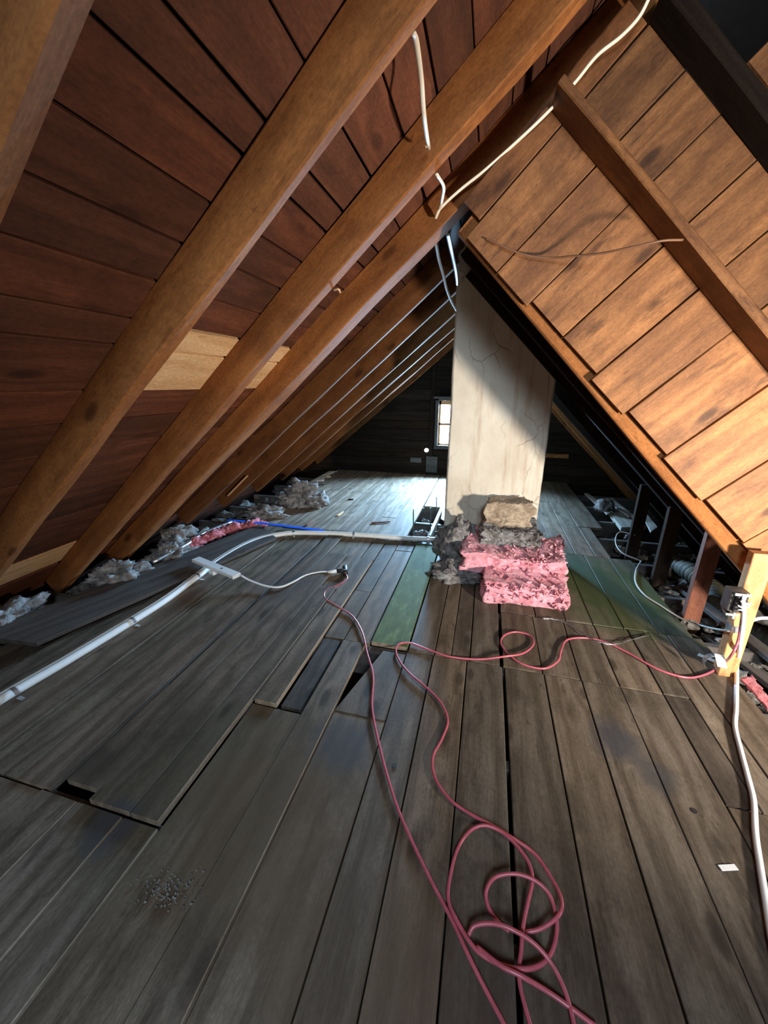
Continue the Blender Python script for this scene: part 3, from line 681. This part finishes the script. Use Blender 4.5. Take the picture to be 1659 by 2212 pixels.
# ------------------------------------------------------------------ red extension cord
R = .0056
def fz(lst): return [FL(x, y, z_) for x, y, z_ in lst]
e = empty('red_extension_cord', FL(780, 1380), 'red extension cord ending in a dark socket by the strip light plug', 'cord')
m = MB(); m.tube(fz([(746, 1238, .015), (750, 1250, .012), (735, 1262, .014), (705, 1275, .014), (702, 1292, .014), (725, 1308, .012), (760, 1330, .008), (782, 1365, .01), (793, 1410, .01), (806, 1460, .008), (804, 1530, .008), (822, 1620, .008), (850, 1720, .008), (882, 1800, .008), (930, 1900, .008), (975, 1985, .012), (1010, 2060, .02), (1045, 2130, .012), (1090, 2215, .008), (1150, 2330, .008)]), R, 8, sub=8)
m.build('cord', M['red'], parent=e, smooth=True)
m = MB(); m.tube(fz([(728, 1234, .02), (738, 1233, .022), (748, 1234, .022)]), .017, 8, smooth=False); m.tube(fz([(745, 1224, .03), (746, 1240, .012)]), .02, 8, smooth=False); m.build('socket', M['black'], parent=e, smooth=True, label='dark grey socket end of the red cord')
m = MB()
m.tube([WY(1604, 1318, 1.93), WY(1600, 1350, 1.925), WY(1594, 1385, 1.92), WY(1580, 1415, 1.90)]+fz([(1555, 1440, .02), (1520, 1458, .008), (1480, 1463, .008), (1420, 1445, .008), (1360, 1412, .008), (1310, 1388, .008), (1265, 1378, .008), (1225, 1382, .01),
    (1212, 1405, .012), (1205, 1428, .012), (1175, 1444, .01), (1130, 1435, .01), (1100, 1415, .012), (1082, 1390, .012), (1090, 1372, .015), (1115, 1365, .015), (1145, 1373, .015), (1152, 1392, .015), (1130, 1411, .022), (1090, 1418, .028),
    (1035, 1424, .01), (975, 1419, .01), (930, 1405, .01), (885, 1389, .01), (860, 1393, .01), (857, 1415, .01), (880, 1450, .01), (915, 1480, .01), (950, 1515, .01), (967, 1555, .01), (955, 1595, .01), (935, 1635, .01),
    (940, 1680, .01), (970, 1725, .01), (1010, 1755, .01), (1060, 1782, .02), (1110, 1812, .02), (1155, 1845, .015), (1190, 1895, .02), (1212, 1940, .03), (1208, 1975, .035), (1170, 2005, .02), (1130, 2015, .01)]), R, 8, sub=8)
m.build('red_extension_cord', M['red'], smooth=True, label='dusty red cord from the outlet post, snaking with a small loop down into the tangle', cat='cord', group=None)
m = MB()
m.tube(fz([(1155, 2250, .008), (1122, 2120, .01), (1126, 2050, .012), (1130, 2000, .02), (1140, 1950, .03), (1150, 1900, .035), (1140, 1860, .03), (1110, 1820, .03), (1080, 1795, .03), (1045, 1783, .03), (1015, 1795, .02), (990, 1830, .01), (975, 1880, .01), (968, 1940, .012), (985, 1985, .02), (1015, 2035, .02), (1045, 2065, .02), (1100, 2090, .02),
    (1155, 2090, .02), (1190, 2060, .015), (1203, 2000, .02), (1190, 1940, .03), (1160, 1905, .04), (1115, 1888, .04), (1070, 1895, .03), (1050, 1925, .02), (1055, 1960, .01), (1075, 1990, .01), (1100, 2012, .01)]), R, 8, sub=8)
m.build('red_extension_cord', M['red'], smooth=True, label='looped coils of dusty red cord forming the tangle at the front', cat='cord')
m = MB()
m.tube(fz([(1012, 2020, .02), (1025, 2000, .03), (1060, 1995, .04), (1100, 2005, .045), (1150, 2035, .035), (1190, 2080, .02), (1220, 2140, .01), (1240, 2215, .008), (1250, 2300, .008)]), R, 8, sub=8)
m.tube(fz([(1030, 2045, .02), (1080, 2085, .03), (1125, 2108, .03), (1180, 2140, .015), (1230, 2175, .008), (1290, 2220, .008)]), R, 8, sub=8)
m.build('red_extension_cord', M['red'], smooth=True, label='red cord strands leaving the tangle toward the bottom right', cat='cord')

# ------------------------------------------------------------------ outlet post and eave posts
e = empty('stud_post', (1.29, 2.02, 0), 'fresh orange pine post with outlet box, standing at the right floor edge', 'post')
m = MB(); m.beam((1.258, 2.0, -.19), (1.246, 2.0, .66), (0, .045, 0), (.084, 0, 0), bev=.003, seg=6, jit=.002); m.build('post', M['post'], parent=e)
m = MB(); m.beam((1.240, 1.962, .0), (1.229, 1.962, .362), (0, .036, 0), (.05, 0, 0), bev=.003, seg=3, jit=.001, tint=.95); m.build('sister_block', M['post'], parent=e, label='shorter block fixed to the front of the post')
m = MB(); m.box(1.226, 1.284, 1.957, 2.0, .255, .292, along='x', bev=.002); m.build('strap', M['tape'], parent=e, label='shiny clear tape band')
e = empty('outlet_box', (1.21, 1.95, .38), 'dark metal outlet box with bright screws on the orange post', 'electrical box')
m = MB(); m.beam((1.172, 1.935, .385), (1.172, 1.935, .485), (0, .064, 0), (.07, 0, 0), bev=.004); m.build('box', M['darkmetal'], parent=e)
m = MB(); m.beam((1.185, 1.915, .392), (1.185, 1.915, .475), (0, .018, 0), (.045, 0, 0), bev=.004); m.build('receptacle', M['black'], parent=e)
m = MB(); m.box(1.172, 1.234, 1.912, 1.918, .477, .489, along='x', bev=.001); m.box(1.198, 1.214, 1.906, 1.912, .464, .486, along='z', bev=.001); m.build('mounting_ear', M['whitepl'], parent=e, label='bright upper mounting ear')
m = MB(); m.box(1.160, 1.206, 1.912, 1.918, .372, .381, along='x', bev=.001); m.box(1.188, 1.196, 1.910, 1.918, .358, .388, along='z', bev=.001); m.build('mounting_ear', M['whitepl'], parent=e, label='bright lower mounting ear')
m = MB(); m.tube([(1.20, 1.908, .455), (1.22, 1.900, .448), (1.236, 1.91, .452)], .005, 6); m.tube([(1.19, 1.908, .432), (1.215, 1.898, .425), (1.236, 1.91, .438)], .004, 6); m.tube([(1.195, 1.908, .41), (1.215, 1.9, .415)], .004, 6); m.build('terminal_wires', M['whitepl'], parent=e, smooth=True)
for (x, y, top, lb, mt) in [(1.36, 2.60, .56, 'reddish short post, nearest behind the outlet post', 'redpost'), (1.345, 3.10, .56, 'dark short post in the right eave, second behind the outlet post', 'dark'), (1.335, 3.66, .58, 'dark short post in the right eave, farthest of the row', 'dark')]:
    m = MB(); m.beam((x, y, -.19), (x, y, top), (0, .045, 0), (.095, 0, 0), bev=.003, seg=5, jit=.003, tint=(1 if mt == 'redpost' else 1.6)); m.build('eave_post', M[mt], label=lb, cat='post', group='posts along the right eave')  # dark and reddish tones paint in the wall's shade and red light
# cable end loop with white tag at foot of post
e = empty('tape_loop', FL(1565, 1425), 'loop of shiny tape with a white tag at the foot of the orange post', 'tape')
m = MB(); c = FL(1560, 1405, .07); ring = []
for k in range(13):
    a = math.pi*(.0+1.15*k/12); p = Vector((1.205+math.cos(a)*.045, 1.955-.01*k/12, .07+math.sin(a)*.045)); ring.append([p, p+Vector((0, .028, 0)), p+Vector((0, .028, .002)), p+Vector((0, 0, .002))])
m.prism(ring, ring); m.build('band', M['tape'], parent=e)
m = MB(); p0 = FL(1553, 1437, .008); a = WY(1550, 1440, 1.95); m.beam(a, WY(1543, 1412, 1.95), (.04, -.006, 0), (0, .003, 0), bev=.001); m.build('tag', M['whitepl'], parent=e)
m = MB(); a, b_ = FL(1506, 1416, .002), FL(1546, 1433, .002); T = (b_-a).normalized(); N = Vector((-T.y, T.x, 0)); m.beam(a, b_, N*.03, (0, 0, .0015), bev=.0004); m.build('paper_label', M['whitepl'], label='small bluish white paper slip on the floor left of the post tag', cat='paper')
m = MB(); a, b_ = FL(1560, 1882, .002), FL(1596, 1880, .002); T = (b_-a).normalized(); N = Vector((-T.y, T.x, 0)); m.beam(a, b_, N*.016, (0, 0, .0015), bev=.0004); m.build('paper_label', M['whitepl'], label='tiny white paper slip on the boards at the lower right', cat='paper')

# white cable down from the outlet and over the boards
m = MB(); m.tube([WY(1602, 1296, 1.905), WY(1606, 1303, 1.90), WY(1607, 1330, 1.91), WY(1603, 1365, 1.92), WY(1598, 1400, 1.93)]+fz([(1592, 1436, .015), (1591, 1480, .01), (1590, 1530, .01), (1588, 1570, .01), (1600, 1620, .01), (1616, 1680, .01), (1628, 1730, .01), (1632, 1800, .01), (1642, 1870, .01), (1655, 1950, .01), (1672, 2050, .01), (1700, 2150, .01)]), .0095, 8)
m.build('white_cable', M['whitepl'], smooth=True, label='white cable dropping from the outlet box and trailing along the right edge', cat='cable')
m = MB(); m.tube([WY(1615, 1345, 2.06), WY(1635, 1337, 2.05), WY(1659, 1335, 2.05), WY(1710, 1338, 2.05)], .008, 8); m.build('white_cable', M['whitepl'], smooth=True, label='short white cable leaving the orange post toward the right edge', cat='cable')
m = MB(); m.tube(fz([(1372, 1156, .12), (1338, 1150, .10), (1330, 1172, .04), (1345, 1195, .01), (1385, 1212, .01)])[::1], .006, 8)
m.tube(fz([(1385, 1212, .01), (1374, 1232, .008), (1373, 1258, .008), (1392, 1285, .008), (1425, 1307, .008), (1470, 1335, .008), (1520, 1353, .01)])+[WY(1565, 1362, 1.99), WY(1590, 1363, 2.0)], .006, 8)
m.build('grey_cable', M['greycable'], smooth=True, label='thin grey cable looping over the green stained floor edge to the post', cat='cable')
m = MB(); m.tube([WY(1574, 1333, 1.98), WY(1563, 1318, 2.0), WY(1559, 1302, 2.0), WY(1564, 1296, 1.99)], .005, 8); m.build('grey_cable', M['greycable'], smooth=True, label='short curved cable piece behind the outlet box', cat='cable')
m = MB()
for k in (0, 1):
    P = spline(fz([(1172, 1336, .01), (1200, 1338, .012), (1235, 1352, .012), (1270, 1375, .02), (1300, 1388, .025), (1330, 1392, .02), (1360, 1383, .012), (1402, 1372, .012)]), 10)
    P = [p+Vector((0, math.cos(i*.45+k*math.pi)*.003, math.sin(i*.45+k*math.pi)*.003)) for i, p in enumerate(P)]
    m.tube(P, .0019, 6, smooth=False)
m.build('twisted_wire', M['metal'], smooth=True, label='thin twisted pale wire lying over the red cord on the right', cat='wire')

# ------------------------------------------------------------------ overhead cables
m = MB(); m.tube([LS(893, 70, 2.42), LS(900, 92, 2.42), LS(910, 170, 2.40), LS(916, 250, 2.36), WY(926, 322, 1.615)], .007, 8, flat=.55); 
m.build('romex_cable', M['romex'], smooth=True, label='cream flat cable between the thickest rafter and the next one, top centre', cat='cable', group='cream cables under the left slope')
m = MB(); m.tube([WY(943, 376, 1.72), WY(958, 402, 1.85), WY(956, 425, 1.98), WY(950, 450, 2.1), WY(942, 470, 2.15)], .007, 8, flat=.55)
m.build('romex_cable', M['romex'], smooth=True, label='short bent cream cable reaching the doubled rafter', cat='cable', group='cream cables under the left slope')
m = MB(); m.tube([WY(941, 472, 2.14), WY(948, 455, 2.11), WY(965, 436, 2.10), WY(1000, 405, 2.10), WY(1042, 372, 2.09), WY(1090, 330, 2.08), WY(1150, 275, 2.06), WY(1200, 225, 2.05), WY(1245, 175, 2.04), WY(1290, 120, 2.03), WY(1340, 80, 2.02), WY(1378, 40, 2.0), WY(1400, 0, 1.98), WY(1420, -50, 1.95)], .0072, 8, flat=.6)
m.build('romex_cable', M['romex'], smooth=True, label='long cream cable running up beside the doubled rafter to the top right', cat='cable')
m = MB(); m.tube([WY(941, 520, 2.34), WY(948, 560, 2.5), WY(958, 595, 2.65), WY(965, 625, 2.8), WY(975, 650, 2.95), WY(986, 670, 3.08)], .009, 8)
m.build('white_cable', M['whitepl'], smooth=True, label='wavy white cable hanging from the doubled rafter to the chimney top', cat='cable')
m = MB(); m.tube([WY(967, 503, 2.36), WY(975, 540, 2.6), WY(984, 580, 2.8), WY(989, 615, 3.05)], .013, 8, flat=.4)
m.build('grey_strap', M['metal'], smooth=True, label='grey mottled strap hanging beside the wavy white cable', cat='strap')
m = MB(); m.tube([WY(1048, 515, 2.07), WY(1068, 524, 2.06), WY(1100, 538, 2.055), WY(1140, 552, 2.05), WY(1190, 557, 2.04), WY(1240, 553, 2.0), WY(1300, 547, 1.95), WY(1370, 533, 1.90), WY(1430, 520, 1.88), WY(1475, 518, 1.905)], .0045, 6)
m.build('brown_cord', M['browncable'], smooth=True, label='thin brown cord sagging across the diagonal boards to the stud', cat='cord')
m = MB(); m.tube([LS(722, 627, 2.35), LS(731, 625, 2.33), LS(735, 632, 2.32)], .004, 5); m.build('wood_splinter', M['pale'], label='tiny pale splinter hanging under the second rafter', cat='splinter')
m = MB(); m.tube([WY(915, 318, 1.60), WY(921, 316, 1.59), WY(923, 308, 1.6)], .004, 5); m.build('wood_splinter', M['pale'], label='pale splinters where the cream cable enters the rafter', cat='splinter')

# ------------------------------------------------------------------ hole by the chimney
for (x, y0, y1, zt, lb) in [(893, 1165, 1100, 0, 'upright rusty nail at the left rim of the floor hole'), (930, 1150, 1097, 0, 'tall thin upright wire in the middle of the floor hole'), (943, 1105, 1073, 0, 'thin upright wire beyond the floor hole by the chimney')]:
    base = FL(x, y0, -.02 if x != 943 else 0); m = MB(); top = WY(x, y1, base.y)
    m.tube([base, top], .006, 6, smooth=False); m.build('upright_wire', M['darkmetal'], label=lb, cat='wire')
loose('hole_board', [(-.47, 3.46, 0), (-.435, 3.46, 0), (-.42, 4.40, 0), (-.455, 4.40, 0)], -.09, .10, 'whitewood', 'pale upright board edge dividing the floor hole beside the chimney')
loose('hole_cover', [(-.40, 3.98, 0), (-.30, 3.86, 0), (-.30, 4.42, 0), (-.43, 4.42, 0)], -.004, .012, 'whitewood', 'bright flat board piece by the chimney back corner, over the hole')
m = MB(); clump(m, (-.56, 3.62, -.08), (.07, .08, .06), 3, 20, .4, 3, .2); m.build('wool_clump', M['greyfluff'], smooth=True, label='white crumpled scrap down in the floor hole', cat='insulation')
m = MB(); clump(m, (-.57, 3.98, -.08), (.05, .06, .05), 13, 20, .4, 3, .2); m.build('wool_clump', M['greyfluff'], smooth=True, label='pale crumpled scrap in the far part of the floor hole', cat='insulation')
for (a, b_, wd, lb, mt) in [((803, 1131), (843, 1129), .03, 'long dark splinter on the bluish floor left of the hole', 'redpost'), ((664, 1136), (680, 1127), .03, 'dark red splinter on the far floor behind the pipe bend', 'redpost'),
                            ((732, 1115), (745, 1106), .03, 'pale yellow splinter on the far floor', 'pale'), ((752, 1080), (763, 1080), .02, 'tiny dark splinter on the far bluish floor', 'dark'), ((672, 1052), (700, 1048), .02, 'thin dark stick near the far left lath ends', 'dark')]:
    p, q = FL(*a, .003), FL(*b_, .003); T = (q-p).normalized(); N = Vector((-T.y, T.x, 0)); m = MB()
    m.beam(p, q, N*wd, (0, 0, .012), bev=.003, seg=6, jit=.006, taper=lambda t: (.5*t, 1-.45*t)); m.build('floor_splinter', M[mt], label=lb, cat='splinter', group='splinters on the far floor')
m = MB(); clump(m, FL(440, 1612, .003), (.012, .018, .003), 2, 10, .4); m.build('wood_chip', M['rafter'], label='small orange wood chip on the raised dark boards at left', cat='chip')
m = MB(); 
rr = random.Random(3)
for i in range(140):
    p = FL(rr.gauss(365, 36), rr.gauss(1925, 22), .001); m.tube([p, p+Vector((0, 0, .001+.002*rr.random()))], .001+.0025*rr.random(), 5, smooth=False)
m.build('dust_crumbs', M['rubble'], label='scatter of grey plaster crumbs on the boards at lower left', cat='debris', kind='stuff')
for (x, y, lb) in [(852, 1654, 'dark round knot hole plug between the red cords'), (1500, 1751, 'dark round knot hole in the board at right')]:
    p = FL(x, y, .0015); m = MB(); m.tube([p-Vector((0, 0, .004)), p], .009, 14, smooth=False); m.build('knot_plug', M['black'], label=lb, cat='knot')

# ------------------------------------------------------------------ right eave pit
loose('loose_plank', [FL(1342, 1139, .0), FL(1395, 1137, .0), FL(1345, 1100, .0), FL(1312, 1101, .0)], -.045, .045, 'whitewood', 'thick loose plank end beyond the short posts in the right eave', tint=.75)
for i, (a, b_, c, d) in enumerate([((1358, 1117), (1364, 1115), (1312, 1078), (1306, 1079)), ((1366, 1118), (1372, 1116), (1322, 1077), (1317, 1078)), ((1405, 1150), (1420, 1140), (1398, 1112), (1388, 1114))]):
    loose('lath_strip', [FL(*a, .02), FL(*b_, .02), FL(*c, .02), FL(*d, .02)], .01, .018, 'whitewood', ['pale lath strip on the right far pile, left of the pair', 'pale lath strip on the right far pile, right of the pair', 'broken grey lath between the first two short posts'][i], tint=.9)
m = MB(); clump(m, FL(1306, 1095, .04), (.09, .10, .09), 3, 26, .35, 3, .15, .0); m.build('wool_clump', M['greyfluff'], smooth=True, label='white wool clump at the right far floor edge', cat='insulation')
e = empty('flexible_duct', (1.8, 2.7, -.1), 'dusty ribbed flexible duct winding through the right eave pit', 'duct')
m = MB()
P = spline([Vector(p) for p in [(1.62, 3.45, -.02), (1.66, 3.2, .0), (1.70, 3.02, -.03), (1.66, 2.85, -.06), (1.64, 2.70, -.08), (1.75, 2.52, -.08), (1.95, 2.40, -.07), (2.3, 2.28, -.08)]], 16)
m.tube(P, lambda t: .075+.007*math.sin(t*260), 18, smooth=False); m.build('hose', M['duct'], parent=e, smooth=True)
rr = random.Random(11); lb3 = ['pale', 'grey', 'dusty']
m = MB()
for i in range(230):
    x = rr.uniform(1.33, 2.15); y = rr.uniform(1.9, 4.2); s_ = rr.uniform(.014, .05)
    clump(m, (x, y, -.17+rr.uniform(0, .1)), (s_*1.3, s_, s_*.7), i, 6, .5, 3, .2, tint=1)
m.build('eave_rubble', M['rubble'], label='heap of pale rubble and wool scraps between the right eave posts', cat='debris', kind='stuff')
m = MB()
for i in range(110):
    x = rr.uniform(-3.0, -2.45); y = rr.uniform(.8, 5.5); s_ = rr.uniform(.03, .08)
    clump(m, (x, y, -.15+rr.uniform(0, .06)), (s_*1.3, s_*1.3, s_*.7), i, 6, .5, 3, .2)
m.build('eave_rubble', M['rubble'], label='dusty wool filling low in the left eave', cat='debris', kind='stuff')
loose('lath_strip', [(1.42, 2.5, 0), (1.50, 2.48, 0), (1.9, 1.2, 0), (1.8, 1.2, 0)], -.12, .03, 'greywood', 'old grey board lying low in the pit right of the orange post')
loose('lath_strip', [(1.62, 2.4, 0), (1.72, 2.38, 0), (2.0, 1.0, 0), (1.9, 1.0, 0)], -.10, .03, 'greywood', 'second old board low in the pit at the right photo edge')
loose('lath_strip', [(1.45, 3.0, 0), (1.52, 3.0, 0), (1.66, 2.1, 0), (1.58, 2.1, 0)], -.04, .03, 'greywood', 'dusty board leaning past the duct toward the outlet box', rise=(0, .02))
m = MB(); batt(m, [FL(1598, 1470, -.01), FL(1625, 1462, -.01), FL(1672, 1530, -.01), FL(1655, 1535, -.01)], lambda u, v: .012, 5, .010, 16, 16, 4, rag=.02)
m.build('pink_wool_scrap', M['pinkpaper'], smooth=True, label='dark pink wool scrap at the right floor edge in front of the post', cat='insulation')

# ------------------------------------------------------------------ work lamp standing on the right, out of the frame, the warm light of the place
LP = Vector((1.88, .45, .74))
e = empty('work_lamp', (LP.x, LP.y, 0), 'work lamp standing on the floor to the right of the camera', 'lamp')
m = MB(); m.tube([(LP.x+.12, LP.y-.1, -.03), (LP.x+.12, LP.y-.1, .72)], .012, 8, smooth=False); m.tube([(LP.x+.12, LP.y-.1, -.03), (LP.x+.12, LP.y-.1, 0)], .12, 16, smooth=False); m.build('stand', M['metal'], parent=e)
ld = bpy.data.lights.new('work_lamp_light', 'SPOT'); ld.energy = 500; ld.spot_size = 2.3; ld.spot_blend = 1.0; ld.color = (1, .91, .79); ld.shadow_soft_size = .09
lo = bpy.data.objects.new('work_lamp_light', ld); COL.objects.link(lo); lo.location = LP
lo.rotation_euler = (Vector((.5, 3.0, 1.30))-LP).to_track_quat('-Z', 'Y').to_euler()
